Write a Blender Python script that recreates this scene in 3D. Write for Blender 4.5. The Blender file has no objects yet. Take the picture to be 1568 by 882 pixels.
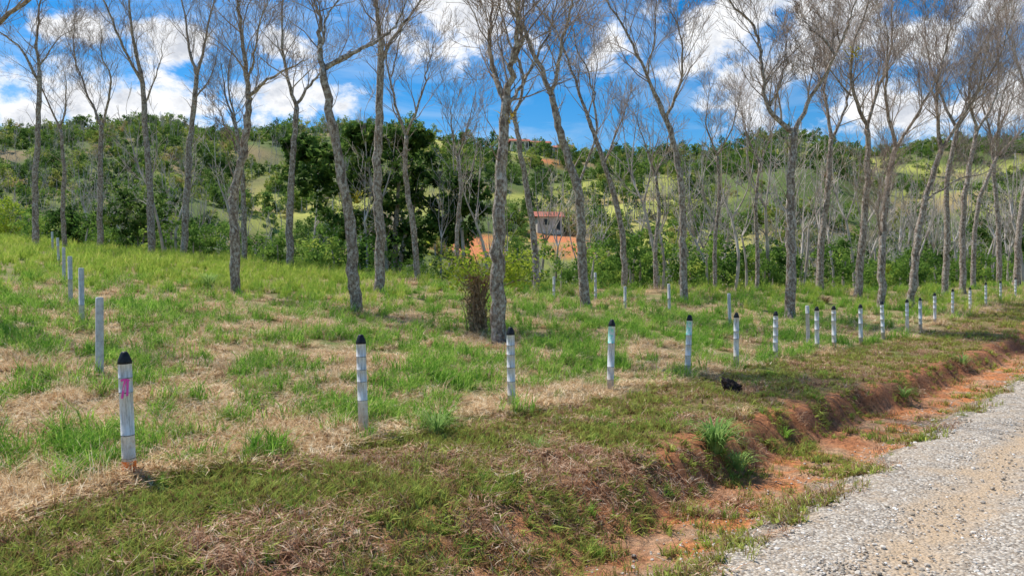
import bpy, bmesh, math, random
from mathutils import Vector, noise, Matrix
R = random.Random(7)
sc = bpy.context.scene
F = 1130.0; CZ = 1.69

# ------------------------------------------------------------------ helpers
def sm(a, b, x):
    t = (x - a) / (b - a)
    t = 0.0 if t < 0 else 1.0 if t > 1 else t
    return t * t * (3 - 2 * t)
def lerp(a, b, t): return a + (b - a) * t
def N(x, y, z=0.0): return noise.noise(Vector((x, y, z)))
CU, SU = 0.736, 0.677
def uv(x, y): return SU * x + CU * y, CU * x - SU * y
def xy(u, v): return SU * u + CU * v, CU * u - SU * v

RIDGE = [(-2.0, 60), (-.69, 63), (-.55, 67), (-.48, 70), (-.40, 64), (-.25, 63), (-.07, 58), (.1, 54), (.28, 55), (.37, 61), (.5, 53), (.69, 57), (2, 56)]
def ridge(k):
    for i in range(len(RIDGE) - 1):
        a, b = RIDGE[i], RIDGE[i + 1]
        if k <= b[0]:
            return lerp(a[1], b[1], sm(a[0], b[0], k))
    return 56
def edge_y(x): return 32 - 0.5 * max(x, -60) if x < 0 else 32 + 0.3 * min(x, 60) + .012 * max(0, min(x, 60) - 12) ** 2

def height(x, y):
    u, v = uv(x, y)
    s = -6.8 - v
    if s > 0:
        z = 0.088 * min(s, 60) * sm(0, 2.5, s)
        z += 0.05 * N(x * .7, y * .7, 3) + 0.12 * N(x * .15, y * .15, 9) * sm(0, 6, s)
        z += 0.02 * N(x * 2.5, y * 2.5, 5)
    else:
        sh = sm(2.5, 7.5, u)
        vc = lerp(-4.6, -4.1, sh) + 0.28 * N(u * .55, 1.7, 0) + 0.16 * N(u * 2.1, 7.7, 0) + 0.11 * N(u * 6.1, 2.7, 0)
        w = lerp(1.6, 0.42, sh) + 0.14 * N(u * .9, 4.4, 0)
        if v < vc:
            z = -0.10 * (v + 6.8) / (vc + 6.8)
            z += 0.035 * N(x * 1.3, y * 1.3, 1) + 0.02 * N(x * 4, y * 4, 2)
        elif v < -2.5:
            t = sm(vc, vc + w, v)
            z = lerp(-0.10, -0.48, t) + 0.09 * N(x * 2.2, y * 2.2, 1) * (1 - abs(2 * t - 1)) + 0.035 * N(x * 5, y * 5, 1) + .025 * N(x * 12, y * 12, 1)
            z += 0.13 * sm(-3.0, -2.55, v)
        else:
            z = -0.34 + 0.012 * N(x * 1.5, y * 1.5, 6)
            if v > 2.6: z += 0.2 * sm(2.6, 4.5, v) + 0.1 * N(x * .6, y * .6, 0) * sm(2.6, 4, v)
    if u > 22:
        uu = min(u, 150) - 22
        z += 0.036 * uu * sm(0, 12, uu)
    t = y - edge_y(x)
    if t > 0:
        z = lerp(z, -6.0, sm(0, 42, t))
        q = y - 72
        if q > 0:
            k = x / max(y, 50)
            q = min(q / 240.0, 1.0)
            z += (ridge(k) + 6) * (0.62 * q * sm(-.05, .12, q) + 0.38 * q * q * (3 - 2 * q))
            z += 7.0 * N(x * .013, y * .013, 2) * sm(80, 170, y) + 3.0 * N(x * .04, y * .04, 4) * sm(80, 130, y)
            if y > 312: z -= 0.06 * (y - 312)
    return z
def nrm(x, y, e=.12):
    return Vector((height(x - e, y) - height(x + e, y), height(x, y - e) - height(x, y + e), 2 * e)).normalized()
def tilt(x, y, e=.12):
    q = nrm(x, y, e).to_track_quat('Z', 'Y').to_matrix() @ Matrix.Rotation(R.random() * 6.28, 3, 'Z')
    a = q.to_euler(); return a.x, a.y, a.z

def hit(px, py, maxy=60):
    """ground point seen along a bearing / elevation; capped at the field's far rim"""
    kx = (px - 784) / F; kz = (434 - py) / F
    y = 3.0
    while y < 420:
        if CZ + kz * y < height(kx * y, y): break
        y += 0.05 if y < 30 else 0.25
    if y > maxy:
        y = 10.0
        while y < 80 and y < edge_y(kx * y) + 3: y += .2
    return kx * y, y, height(kx * y, y)

class MB:
    def __init__(s): s.v = []; s.f = []; s.m = []; s.mats = []
    def mat(s, m):
        if m not in s.mats: s.mats.append(m)
        return s.mats.index(m)
    def face(s, idx, mi): s.f.append(idx); s.m.append(mi)
    def build(s, name, smooth=True, link=True):
        me = bpy.data.meshes.new(name)
        me.from_pydata(s.v, [], s.f)
        for m in s.mats: me.materials.append(m)
        me.polygons.foreach_set("material_index", s.m)
        me.polygons.foreach_set("use_smooth", [smooth] * len(s.f))
        me.update()
        ob = bpy.data.objects.new(name, me)
        if link: sc.collection.objects.link(ob)
        return ob

def tube(mb, pts, rad, n, mi, cap=True):
    base = len(mb.v); L = len(pts)
    ref = Vector((0.31, 0.95, 0.05))
    for i, p in enumerate(pts):
        t = (pts[min(i + 1, L - 1)] - pts[max(i - 1, 0)])
        if t.length < 1e-6: t = Vector((0, 0, 1))
        t.normalize()
        a = t.cross(ref)
        if a.length < .05: a = t.cross(Vector((1, 0, 0)))
        a.normalize(); b = t.cross(a)
        for k in range(n):
            an = 2 * math.pi * k / n
            q = p + (a * math.cos(an) + b * math.sin(an)) * rad[i]
            mb.v.append((q.x, q.y, q.z))
    for i in range(L - 1):
        for k in range(n):
            k2 = (k + 1) % n
            mb.face((base + i * n + k, base + i * n + k2, base + (i + 1) * n + k2, base + (i + 1) * n + k), mi)
    if cap and n > 3:
        mb.face(tuple(base + (L - 1) * n + k for k in range(n)), mi)

def blade(mb, p, az, ln, h, lean, w, mi, seg=3):
    dx, dy = math.cos(az), math.sin(az)
    sx, sy = -dy * w * .5, dx * w * .5
    b = len(mb.v)
    for i in range(seg + 1):
        t = i / seg
        o = lean * t * t * ln; z = h * (t * 1.5 - t * t * .5)
        ww = 1 - t * .85 if i else .7
        x, y = p[0] + dx * o, p[1] + dy * o
        mb.v.append((x - sx * ww, y - sy * ww, p[2] + z)); mb.v.append((x + sx * ww, y + sy * ww, p[2] + z))
    for i in range(seg):
        mb.face((b + 2 * i, b + 2 * i + 1, b + 2 * i + 3, b + 2 * i + 2), mi)

def leaf(mb, p, size, mi, up=0.5, asp=.5):
    n = Vector((R.gauss(0, 1), R.gauss(0, 1), R.gauss(0, 1) + up)).normalized()
    a = n.orthogonal().normalized(); a = Matrix.Rotation(R.random() * 6.28, 3, n) @ a
    b = n.cross(a)
    s = size * R.uniform(.6, 1.3); base = len(mb.v)
    for q in (p - a * s * .5, p + b * s * asp * .5 + n * s * .06, p + a * s * .5 - n * s * .08, p - b * s * asp * .5 + n * s * .06):
        mb.v.append((q.x, q.y, q.z))
    mb.face((base, base + 1, base + 2, base + 3), mi)

# ------------------------------------------------------------------ materials
def newmat(name):
    m = bpy.data.materials.new(name); m.use_nodes = True
    nt = m.node_tree; nt.nodes.clear()
    out = nt.nodes.new('ShaderNodeOutputMaterial')
    return m, nt, out
def ramp(nt, fac, stops):
    r = nt.nodes.new('ShaderNodeValToRGB')
    e = r.color_ramp.elements
    while len(e) > 1: e.remove(e[0])
    e[0].position = stops[0][0]; e[0].color = (*stops[0][1], 1)
    for p, c in stops[1:]:
        n = e.new(p); n.color = (*c, 1)
    nt.links.new(fac, r.inputs[0]); return r.outputs[0]
def nz(nt, vec, scale, detail=4, rough=.6, dist=0):
    n = nt.nodes.new('ShaderNodeTexNoise'); n.inputs['Scale'].default_value = scale
    n.inputs['Detail'].default_value = detail; n.inputs['Roughness'].default_value = rough
    n.inputs['Distortion'].default_value = dist
    if vec: nt.links.new(vec, n.inputs['Vector'])
    return n.outputs[0]
def mixc(nt, f, a, b, mode='MIX'):
    m = nt.nodes.new('ShaderNodeMix'); m.data_type = 'RGBA'; m.blend_type = mode
    for s, val in ((m.inputs[0], f), (m.inputs[6], a), (m.inputs[7], b)):
        if hasattr(val, 'links'): nt.links.new(val, s)
        elif isinstance(val, tuple): s.default_value = (*val, 1)
        else: s.default_value = val
    return m.outputs[2]
def mth(nt, op, a, b=None, c=None, clamp=False):
    m = nt.nodes.new('ShaderNodeMath'); m.operation = op; m.use_clamp = clamp
    for i, val in enumerate((a, b, c)):
        if val is None: continue
        if hasattr(val, 'links'): nt.links.new(val, m.inputs[i])
        else: m.inputs[i].default_value = val
    return m.outputs[0]

def foliage(name, stops, trans=.4, nscale=None, wn=.6):
    m, nt, out = newmat(name)
    oi = nt.nodes.new('ShaderNodeObjectInfo')
    fac = oi.outputs['Random']
    if nscale:
        g = nt.nodes.new('ShaderNodeNewGeometry')
        n = nz(nt, g.outputs['Position'], nscale, 1)
        n = mth(nt, 'MULTIPLY_ADD', n, 3.0, -1.0)
        fac = mth(nt, 'ADD', mth(nt, 'MULTIPLY', n, wn), mth(nt, 'MULTIPLY', fac, 1 - wn), clamp=True)
    col = ramp(nt, fac, stops)
    d = nt.nodes.new('ShaderNodeBsdfDiffuse'); t = nt.nodes.new('ShaderNodeBsdfTranslucent')
    nt.links.new(col, d.inputs[0]); nt.links.new(col, t.inputs[0])
    mx = nt.nodes.new('ShaderNodeMixShader'); mx.inputs[0].default_value = trans
    nt.links.new(d.outputs[0], mx.inputs[1]); nt.links.new(t.outputs[0], mx.inputs[2])
    nt.links.new(mx.outputs[0], out.inputs[0])
    return m

def pbr(name, colf, rough=.9, bump=None, bd=.02, bs=.6):
    m, nt, out = newmat(name)
    p = nt.nodes.new('ShaderNodeBsdfPrincipled'); p.inputs['Roughness'].default_value = rough
    p.inputs['Specular IOR Level'].default_value = .2
    tc = nt.nodes.new('ShaderNodeTexCoord')
    c = colf(nt, tc)
    if isinstance(c, tuple): p.inputs['Base Color'].default_value = (*c, 1)
    else: nt.links.new(c, p.inputs['Base Color'])
    if bump:
        h = bump(nt, tc); b = nt.nodes.new('ShaderNodeBump')
        b.inputs['Strength'].default_value = bs; b.inputs['Distance'].default_value = bd
        nt.links.new(h, b.inputs['Height']); nt.links.new(b.outputs[0], p.inputs['Normal'])
    nt.links.new(p.outputs[0], out.inputs[0])
    return m

M_green = foliage("green_grass_blades", [(0, (.09, .20, .03)), (.35, (.20, .40, .05)), (.7, (.36, .56, .09)), (1, (.62, .66, .20))], .45, 17)
M_lush = foliage("lush_grass_blades", [(0, (.16, .28, .04)), (.4, (.36, .52, .07)), (.75, (.56, .62, .12)), (1, (.74, .64, .28))], .5, 7)
M_straw = foliage("straw_blades", [(0, (.22, .12, .06)), (.28, (.54, .34, .17)), (.55, (.84, .62, .36)), (1, (.97, .87, .64))], .25, 14, .75)
M_moss = foliage("low_weed_leaves", [(0, (.17, .10, .045)), (.22, (.34, .22, .09)), (.42, (.30, .30, .07)), (.75, (.38, .46, .09)), (1, (.66, .68, .17))], .35, 13, .75)
M_maroon = foliage("dead_weed_stems", [(0, (.20, .09, .05)), (.4, (.44, .24, .14)), (.75, (.66, .44, .28)), (1, (.86, .70, .50))], .2, 15, .75)
M_clump = foliage("clump_blades", [(0, (.16, .32, .07)), (1, (.46, .58, .19))], .4, 6)
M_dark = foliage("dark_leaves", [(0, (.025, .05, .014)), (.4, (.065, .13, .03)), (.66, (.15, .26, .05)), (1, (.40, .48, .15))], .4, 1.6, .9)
M_hill = foliage("hill_leaves", [(0, (.045, .09, .025)), (.35, (.11, .19, .045)), (.6, (.20, .31, .065)), (.82, (.40, .43, .10)), (1, (.44, .32, .17))], .45, .1, .5)
M_bush = foliage("bush_leaves", [(0, (.04, .09, .022)), (.4, (.12, .23, .045)), (.75, (.28, .42, .08)), (1, (.54, .60, .12))], .45, .6)
M_lime = foliage("lime_leaves", [(0, (.28, .40, .04)), (1, (.60, .64, .08))], .5, 3)
M_yel = foliage("bromeliad_leaves", [(0, (.40, .36, .05)), (1, (.82, .62, .08))], .3, 4)

def barkcol(dark, mid, pale):
    def f(nt, tc):
        mp = nt.nodes.new('ShaderNodeMapping'); mp.inputs['Scale'].default_value = (1, 1, .6)
        nt.links.new(tc.outputs['Object'], mp.inputs[0])
        a = nz(nt, mp.outputs[0], 13, 4, .75)
        c = ramp(nt, a, [(.35, dark), (.49, mid), (.64, pale)])
        b = nz(nt, tc.outputs['Object'], 6, 4, .75, .4)
        c = mixc(nt, mth(nt, 'MULTIPLY_ADD', b, 12, -6.7, clamp=True), c, pale)
        d = nz(nt, mp.outputs[0], 4.3, 4, .7)
        c = mixc(nt, mth(nt, 'MULTIPLY', mth(nt, 'MULTIPLY_ADD', d, 12, -6.5, clamp=True), .7), c, dark)
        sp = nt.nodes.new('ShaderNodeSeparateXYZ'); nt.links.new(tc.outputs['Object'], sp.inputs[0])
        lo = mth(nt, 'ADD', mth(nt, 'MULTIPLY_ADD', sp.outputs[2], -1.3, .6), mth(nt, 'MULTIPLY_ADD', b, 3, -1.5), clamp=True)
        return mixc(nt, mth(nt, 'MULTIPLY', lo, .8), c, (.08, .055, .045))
    return f
def barkbump(nt, tc):
    mp = nt.nodes.new('ShaderNodeMapping'); mp.inputs['Scale'].default_value = (1, 1, .45)
    nt.links.new(tc.outputs['Object'], mp.inputs[0])
    return nz(nt, mp.outputs[0], 17, 4, .75)
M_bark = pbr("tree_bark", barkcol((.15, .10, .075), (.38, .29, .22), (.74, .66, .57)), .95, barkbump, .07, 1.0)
M_twig = pbr("twig_bark", lambda nt, tc: ramp(nt, nz(nt, tc.outputs['Object'], 2, 1), [(.35, (.24, .17, .13)), (.65, (.50, .40, .33))]), .9)
M_char = pbr("charred_bark", lambda nt, tc: ramp(nt, nz(nt, tc.outputs['Object'], 14, 4), [(.35, (.012, .01, .01)), (.65, (.09, .06, .05))]), .95, barkbump, .04, .8)
M_far = pbr("pale_far_bark", lambda nt, tc: ramp(nt, nz(nt, tc.outputs['Object'], .8, 1), [(.35, (.36, .29, .24)), (.65, (.74, .65, .56))]), .95)
M_brown = pbr("dead_vine", lambda nt, tc: ramp(nt, nz(nt, tc.outputs['Object'], 9, 2), [(.35, (.20, .12, .07)), (.65, (.48, .33, .2))]), .95)

# ------------------------------------------------------------------ ground
def axis(lo, fine0, fine1, hi, d, g=1.06):
    a = []; x = fine0
    while x < fine1: a.append(x); x += d
    st = d
    while x < hi: a.append(x); st *= g; x += min(st, 7)
    a.append(hi)
    b = []; x = fine0 - d; st = d
    while x > lo: b.append(x); st *= g; x -= min(st, 7)
    b.append(lo)
    return b[::-1] + a
US = axis(-500, 0, 17, 620, .08, 1.045)
VS = axis(-620, -9, -1.8, 500, .06, 1.05)

spots = [hit(px, py, 999) + (r,) for px, py, r in ((815, 230, 7), (838, 246, 4), (718, 374, 5), (735, 388, 4), (855, 366, 5.5), (880, 380, 4), (1310, 300, 2))]
def lc(a, b, t): return (lerp(a[0], b[0], t), lerp(a[1], b[1], t), lerp(a[2], b[2], t))
def gcol(x, y):
    u, v = uv(x, y)
    n1 = N(x * .5, y * .5, 11); n2 = N(x * 2.3, y * 2.3, 12); n3 = N(x * 7, y * 7, 13)
    straw = (.56, .40, .21); grn = (.22, .29, .08); soil = (.32, .17, .09)
    t = y - edge_y(x)
    if t > 12:
        n = N(x * .02, y * .02, 5) + .5 * N(x * .07, y * .07, 6)
        c = lc((.14, .19, .05), (.52, .52, .12), sm(-.05, .5, n))
        c = lc(c, (.40, .26, .15), sm(.1, .45, N(x * .05, y * .05, 30)) * .7)
        for sx, sy, sz, r in spots:
            d = math.hypot(x - sx, (y - sy) * .6)
            if d < r * 1.3: c = lc((.78, .27, .11), c, sm(r * .6, r * 1.3, d + 1.5 * N(x * .3, y * .3, 0)))
        return c
    c = lc(straw, grn, sm(-.3, .4, n1 * .5 + .6 * n2))
    c = lc(c, soil, sm(.0, .5, n3 + .3 * n2) * .65)
    verge = lc((.32, .24, .10), (.44, .25, .13), sm(-.3, .4, n2 + .6 * n3))
    verge = lc(verge, (.29, .31, .09), sm(-.15, .4, n1))
    b = v + .5 * n1 + .2 * n2
    c = lc(c, verge, sm(-6.6, -6.1, b))
    sh = sm(2.5, 7.5, u)
    slope = lc((.40, .18, .10), (.64, .26, .11), sm(-.3, .3, n2 + n3 * .7))
    c = lc(c, slope, sm(-4.6, -4.1, b) * lerp(.7, 1, sh))
    clay = lc((.86, .33, .12), (.70, .43, .25), sm(-.3, .4, n2 + .5 * n3))
    dn = N(u * .5, v * 1.5, 21)
    c = lc(c, clay, sm(-4.0, -3.55, v + .25 * n1 + .1 * n2) * (0.5 + .5 * sm(-.3, .05, dn)))
    c = lc(c, (.54, .46, .35), sm(-3.1, -2.65, v + .3 * n2 + .25 * n1))
    if v > 2.6: c = lc(c, (.3, .34, .12), sm(2.6, 3.2, v))
    return c

nu, nv = len(US), len(VS)
verts = []; cols = []
for u in US:
    for v in VS:
        x, y = xy(u, v)
        verts.append((x, y, height(x, y))); c = gcol(x, y); cols.extend((c[0], c[1], c[2], 1))
faces = [(i * nv + j, i * nv + j + 1, (i + 1) * nv + j + 1, (i + 1) * nv + j) for i in range(nu - 1) for j in range(nv - 1)]
me = bpy.data.meshes.new("ground"); me.from_pydata(verts, [], faces)
ca = me.color_attributes.new("Col", 'FLOAT_COLOR', 'POINT'); ca.data.foreach_set("color", cols)
me.polygons.foreach_set("use_smooth", [True] * len(faces)); me.update()
ground = bpy.data.objects.new("ground", me); sc.collection.objects.link(ground)
def gcf(nt, tc):
    a = nt.nodes.new('ShaderNodeAttribute'); a.attribute_name = "Col"
    n = nz(nt, tc.outputs['Object'], 16, 5, .75)
    k = ramp(nt, n, [(.3, (.26, .23, .2)), (.5, (.88, .88, .88)), (.7, (1.4, 1.35, 1.3))])
    return mixc(nt, 1.0, a.outputs['Color'], k, 'MULTIPLY')
def gbf(nt, tc):
    return nz(nt, tc.outputs['Object'], 9, 6, .8)
me.materials.append(pbr("soil_and_turf", gcf, .95, gbf, .09, 1.0))

# road sheet
mb = MB()
vs = [-2.75 + i * .12 for i in range(46)]
us = [u for u in US if -60 < u < 160]
for u in us:
    for j, v in enumerate(vs):
        vv = v + (.22 * N(u * 1.1, 3.3, 0) + .12 * N(u * 4.1, 3.3, 0)) * (1 - sm(-2.6, -1.9, v))
        x, y = xy(u, vv)
        e = sm(-2.75, -2.3, v) * (1 - sm(2.4, 2.65, v))
        z = height(x, y) + lerp(-.02, .03, e) + .014 * N(x * 3, y * 3, 8) * e + .014 * N(x * 8, y * 8, 8) * (1 - e)
        z -= .02 * math.exp(-((v + 1.55) / .3) ** 2) + .02 * math.exp(-((v - .3) / .3) ** 2)
        mb.v.append((x, y, z))
nvv = len(vs)
def roadcol(nt, tc):
    d = nt.nodes.new('ShaderNodeVectorMath'); d.operation = 'DOT_PRODUCT'
    nt.links.new(tc.outputs['Object'], d.inputs[0]); d.inputs[1].default_value = (CU, -SU, 0)
    w = nz(nt, tc.outputs['Object'], 1.1, 2)
    vv = mth(nt, 'ADD', d.outputs['Value'], mth(nt, 'MULTIPLY_ADD', w, .7, -.35))
    t1 = mth(nt, 'SUBTRACT', 1.0, mth(nt, 'DIVIDE', mth(nt, 'ABSOLUTE', mth(nt, 'ADD', vv, 1.55)), .38), clamp=True)
    t2 = mth(nt, 'SUBTRACT', 1.0, mth(nt, 'DIVIDE', mth(nt, 'ABSOLUTE', mth(nt, 'ADD', vv, -.3)), .38), clamp=True)
    tr = mth(nt, 'ADD', t1, t2, clamp=True)
    vo = nt.nodes.new('ShaderNodeTexVoronoi'); vo.inputs['Scale'].default_value = 38
    nt.links.new(tc.outputs['Object'], vo.inputs['Vector'])
    g = nt.nodes.new('ShaderNodeSeparateColor'); nt.links.new(vo.outputs['Color'], g.inputs[0])
    peb = ramp(nt, g.outputs[0], [(0, (.32, .26, .20)), (.5, (.52, .45, .36)), (1, (.78, .70, .58))])
    peb = mixc(nt, mth(nt, 'MULTIPLY_ADD', vo.outputs['Distance'], 1.8, -.7, clamp=True), peb, (.22, .165, .115))
    dust = ramp(nt, nz(nt, tc.outputs['Object'], 20, 5, .75), [(.3, (.40, .28, .165)), (.7, (.68, .51, .34))])
    n = nz(nt, tc.outputs['Object'], 3, 4, .7)
    f = mth(nt, 'ADD', mth(nt, 'MULTIPLY', tr, 1.0), mth(nt, 'MULTIPLY_ADD', n, 2.5, -1.15), clamp=True)
    return mixc(nt, f, peb, dust)
def roadbump(nt, tc):
    vo = nt.nodes.new('ShaderNodeTexVoronoi'); vo.inputs['Scale'].default_value = 38
    nt.links.new(tc.outputs['Object'], vo.inputs['Vector'])
    return mth(nt, 'SUBTRACT', nz(nt, tc.outputs['Object'], 12, 5, .7), mth(nt, 'MULTIPLY', vo.outputs['Distance'], .6))
mi = mb.mat(pbr("road_gravel", roadcol, .95, roadbump, .03, .85))
for i in range(len(us) - 1):
    for j in range(nvv - 1):
        mb.face((i * nvv + j, i * nvv + j + 1, (i + 1) * nvv + j + 1, (i + 1) * nvv + j), mi)
mb.build("gravel_road")

# ------------------------------------------------------------------ instancing
def scatter(name, pts, sources):
    """pts: (x,y,z, rx,ry,rz, scale, idx)"""
    col = bpy.data.collections.new(name + "_parts")
    for i, s in enumerate(sources):
        s.name = "%s_part_%02d" % (name, i); col.objects.link(s)
    me = bpy.data.meshes.new(name)
    me.from_pydata([p[:3] for p in pts], [], [])
    a = me.attributes.new("rot", 'FLOAT_VECTOR', 'POINT'); a.data.foreach_set("vector", [c for p in pts for c in p[3:6]])
    a = me.attributes.new("scl", 'FLOAT', 'POINT'); a.data.foreach_set("value", [p[6] for p in pts])
    a = me.attributes.new("idx", 'INT', 'POINT'); a.data.foreach_set("value", [p[7] for p in pts])
    ob = bpy.data.objects.new(name, me); sc.collection.objects.link(ob)
    ng = bpy.data.node_groups.new(name, 'GeometryNodeTree')
    ng.interface.new_socket("Geometry", in_out='INPUT', socket_type='NodeSocketGeometry')
    ng.interface.new_socket("Geometry", in_out='OUTPUT', socket_type='NodeSocketGeometry')
    nn = ng.nodes
    gi = nn.new('NodeGroupInput'); go = nn.new('NodeGroupOutput')
    ip = nn.new('GeometryNodeInstanceOnPoints'); ip.inputs['Pick Instance'].default_value = True
    ci = nn.new('GeometryNodeCollectionInfo'); ci.inputs['Collection'].default_value = col
    ci.inputs['Separate Children'].default_value = True; ci.inputs['Reset Children'].default_value = True
    def na(n, t):
        q = nn.new('GeometryNodeInputNamedAttribute'); q.data_type = t; q.inputs['Name'].default_value = n
        return q.outputs['Attribute']
    e = nn.new('FunctionNodeEulerToRotation')
    L = ng.links.new
    L(gi.outputs[0], ip.inputs['Points']); L(ci.outputs[0], ip.inputs['Instance'])
    L(na("idx", 'INT'), ip.inputs['Instance Index']); L(na("rot", 'FLOAT_VECTOR'), e.inputs[0])
    L(e.outputs[0], ip.inputs['Rotation']); L(na("scl", 'FLOAT'), ip.inputs['Scale'])
    L(ip.outputs[0], go.inputs[0])
    md = ob.modifiers.new("scatter", 'NODES'); md.node_group = ng
    return ob

def rdisc(rad):
    a = R.random() * 6.28; r = rad * R.random() ** .6
    return r * math.cos(a), r * math.sin(a)
def patch(n, rad, h, lean, w, mat, hv=.5, seg=2, clusters=10, cr=.05):
    """turf patch: blades gathered into small tufts"""
    mb = MB(); mi = mb.mat(mat)
    cs = [(rdisc(rad), R.uniform(.55, 1.35)) for _ in range(clusters)]
    for i in range(n):
        c, ch = R.choice(cs); q = rdisc(cr)
        hh = h * ch * R.uniform(1 - hv, 1 + hv)
        blade(mb, (c[0] + q[0], c[1] + q[1], -.01), R.random() * 6.28, hh, hh, lean * R.uniform(.2, 1.4), w * R.uniform(.6, 1.4), mi, seg)
    return mb.build("t", link=False)
def thatch(n, rad, ln, mat):
    mb = MB(); mi = mb.mat(mat)
    cs = [(rdisc(rad), R.random() * 6.28) for _ in range(9)]
    for i in range(n):
        (cx, cy), main = R.choice(cs); q = rdisc(.11)
        l = ln * R.uniform(.4, 1.3)
        blade(mb, (cx + q[0], cy + q[1], R.uniform(0, .05)), main + R.gauss(0, .7), l, l * R.uniform(.0, .34), 1.0, .010 * R.uniform(.5, 1.7), mi, 2)
    return mb.build("t", link=False)

g_src = [patch(70, .17, .15, .8, .013, M_green, .5, 2, 6, .045) for _ in range(5)]
l_src = [patch(100, .26, .36, .6, .018, M_lush) for _ in range(4)]
s_src = [thatch(90, .20, .23, M_straw) for _ in range(5)] + [patch(50, .18, .14, 1.2, .006, M_straw) for _ in range(2)]
m_src = [patch(55, .15, .045, 1.3, .016, M_moss, .6, 2, 6, .035) for _ in range(4)] + [patch(50, .15, .07, .9, .008, M_moss, .7, 2, 6, .04) for _ in range(3)]
d_src = [patch(50, .15, .055, 1.1, .008, M_maroon, .7, 2, 7, .05) for _ in range(3)] + [thatch(45, .12, .10, M_maroon) for _ in range(2)]

POSTPX = (198, 557, 784, 935, 1053, 1128, 1188, 1252, 1278, 1319, 1353, 1390, 1410, 1432, 1459, 1486, 1510, 1533, 1555)
posts_xy = []
for px in POSTPX:
    k = (px - 784) / F; u = (5 + 4.6 * k) / (.677 - .736 * k); posts_xy.append(xy(u, -6.8))

P_g, P_l, P_s, P_m, P_d = [], [], [], [], []
def logy(a, b): return a * math.exp(R.random() * math.log(b / a))
for _ in range(40000):
    y = logy(3.6, 60); x = R.uniform(-.86, .86) * y
    u, v = uv(x, y)
    if v > -2.45 or y > edge_y(x) + 7: continue
    n1 = N(x * .5, y * .5, 11); n2 = N(x * 2.3, y * 2.3, 12)
    b = v + .5 * n1 + .2 * n2
    far = sm(8, 40, y)
    if b > -6.35:
        if R.random() > .72 * sm(-1, 6.5, y): continue
        if v > -3.6 and R.random() > .10 + .7 * sm(.02, .35, N(x * 1.2, y * 1.2, 40)) + .2 * sm(-2.8, -2.5, v): continue
        if -4.4 < b and v < -3.4 and R.random() < .52 + .9 * n2: continue
        z = height(x, y)
        sc_ = R.uniform(.6, 1.4) * lerp(1, 1.8, far)
        gq = N(x * .9, y * .9, 17) + .8 * N(x * 3, y * 3, 18) + .22 * R.gauss(0, 1)
        if gq < -.12 and R.random() < .85: P_d.append((x, y, z, *tilt(x, y), sc_, R.randrange(5)))
        else: P_m.append((x, y, z, *tilt(x, y), sc_, R.randrange(7)))
        if R.random() < .035 + .05 * sm(.1, .4, n1): P_g.append((x, y, z, *tilt(x, y), R.uniform(.25, .6), R.randrange(5)))
    else:
        if R.random() > .36 * sm(-2, 9, y): continue
        near = min((math.hypot(x - a, y - b_) for a, b_ in posts_xy[:5]))
        z = height(x, y)
        lush = sm(18, 30, y) * sm(-.05, -.4, x / y) * .8 + sm(26, 36, y) * .22
        gq = n1 * .7 + .9 * n2 + .3 * N(x * .12, y * .12, 33) + R.gauss(0, .14) + lerp(-.02, .15, sm(8, 20, y)) + .08 * sm(-.1, .3, x / y)
        if v > -7.6: gq -= .22
        if near < .3: gq -= 1
        if R.random() < lush:
            P_l.append((x, y, z, *tilt(x, y), R.uniform(.45, .95) * lerp(.7, 1.2, far), R.randrange(4)))
        else:
            if gq > .06: P_g.append((x, y, z, *tilt(x, y), R.uniform(.55, 1.4) * lerp(1, 1.5, far), R.randrange(5)))
            if gq < .22 and near > .12:
                P_s.append((x, y, z, *tilt(x, y), R.uniform(.7, 1.25) * lerp(1, 1.7, far), R.randrange(7)))
scatter("grass", P_g, g_src); scatter("tall_grass", P_l, l_src); scatter("dry_grass", P_s, s_src)
scatter("low_weeds", P_m, m_src); scatter("dead_weeds", P_d, d_src)

# pebbles
def pebble(mat):
    bm = bmesh.new(); bmesh.ops.create_icosphere(bm, subdivisions=1, radius=1)
    o = R.random() * 99
    for v in bm.verts:
        v.co *= 1 + .35 * noise.noise(v.co * 1.3 + Vector((o, 0, 0))); v.co.z *= .6
    me = bpy.data.meshes.new("p"); bm.to_mesh(me); bm.free(); me.materials.append(mat)
    return bpy.data.objects.new("p", me)
def pebcol(nt, tc):
    oi = nt.nodes.new('ShaderNodeObjectInfo')
    return ramp(nt, oi.outputs['Random'], [(0, (.28, .23, .17)), (.5, (.52, .44, .35)), (.85, (.70, .61, .50)), (1, (.92, .88, .80))])
M_peb = pbr("pebble_stone", pebcol, .9)
P = []
while len(P) < 19000:
    y = logy(3.6, 22); x = R.uniform(-.1, .86) * y
    u, v = uv(x, y)
    if v < -3.6 or v > 2.5: continue
    if v < -2.6 and R.random() > .45 * sm(-3.6, -2.6, v): continue
    if abs(v + 1.55 + .3 * N(u * .3, 0, 0)) < .3 and R.random() < .8: continue
    if N(x * 1.2, y * 1.2, 50) < -.15 and R.random() < .6: continue
    s = R.uniform(.006, .016) * (1.7 if R.random() < .08 else 1) * lerp(1, 1.8, sm(6, 20, y))
    P.append((x, y, height(x, y) + (.024 if v > -2.4 else .0), R.random() * .4, R.random() * .4, R.random() * 6, s, R.randrange(4)))
scatter("road_gravel_stones", P, [pebble(M_peb) for _ in range(4)])

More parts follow.
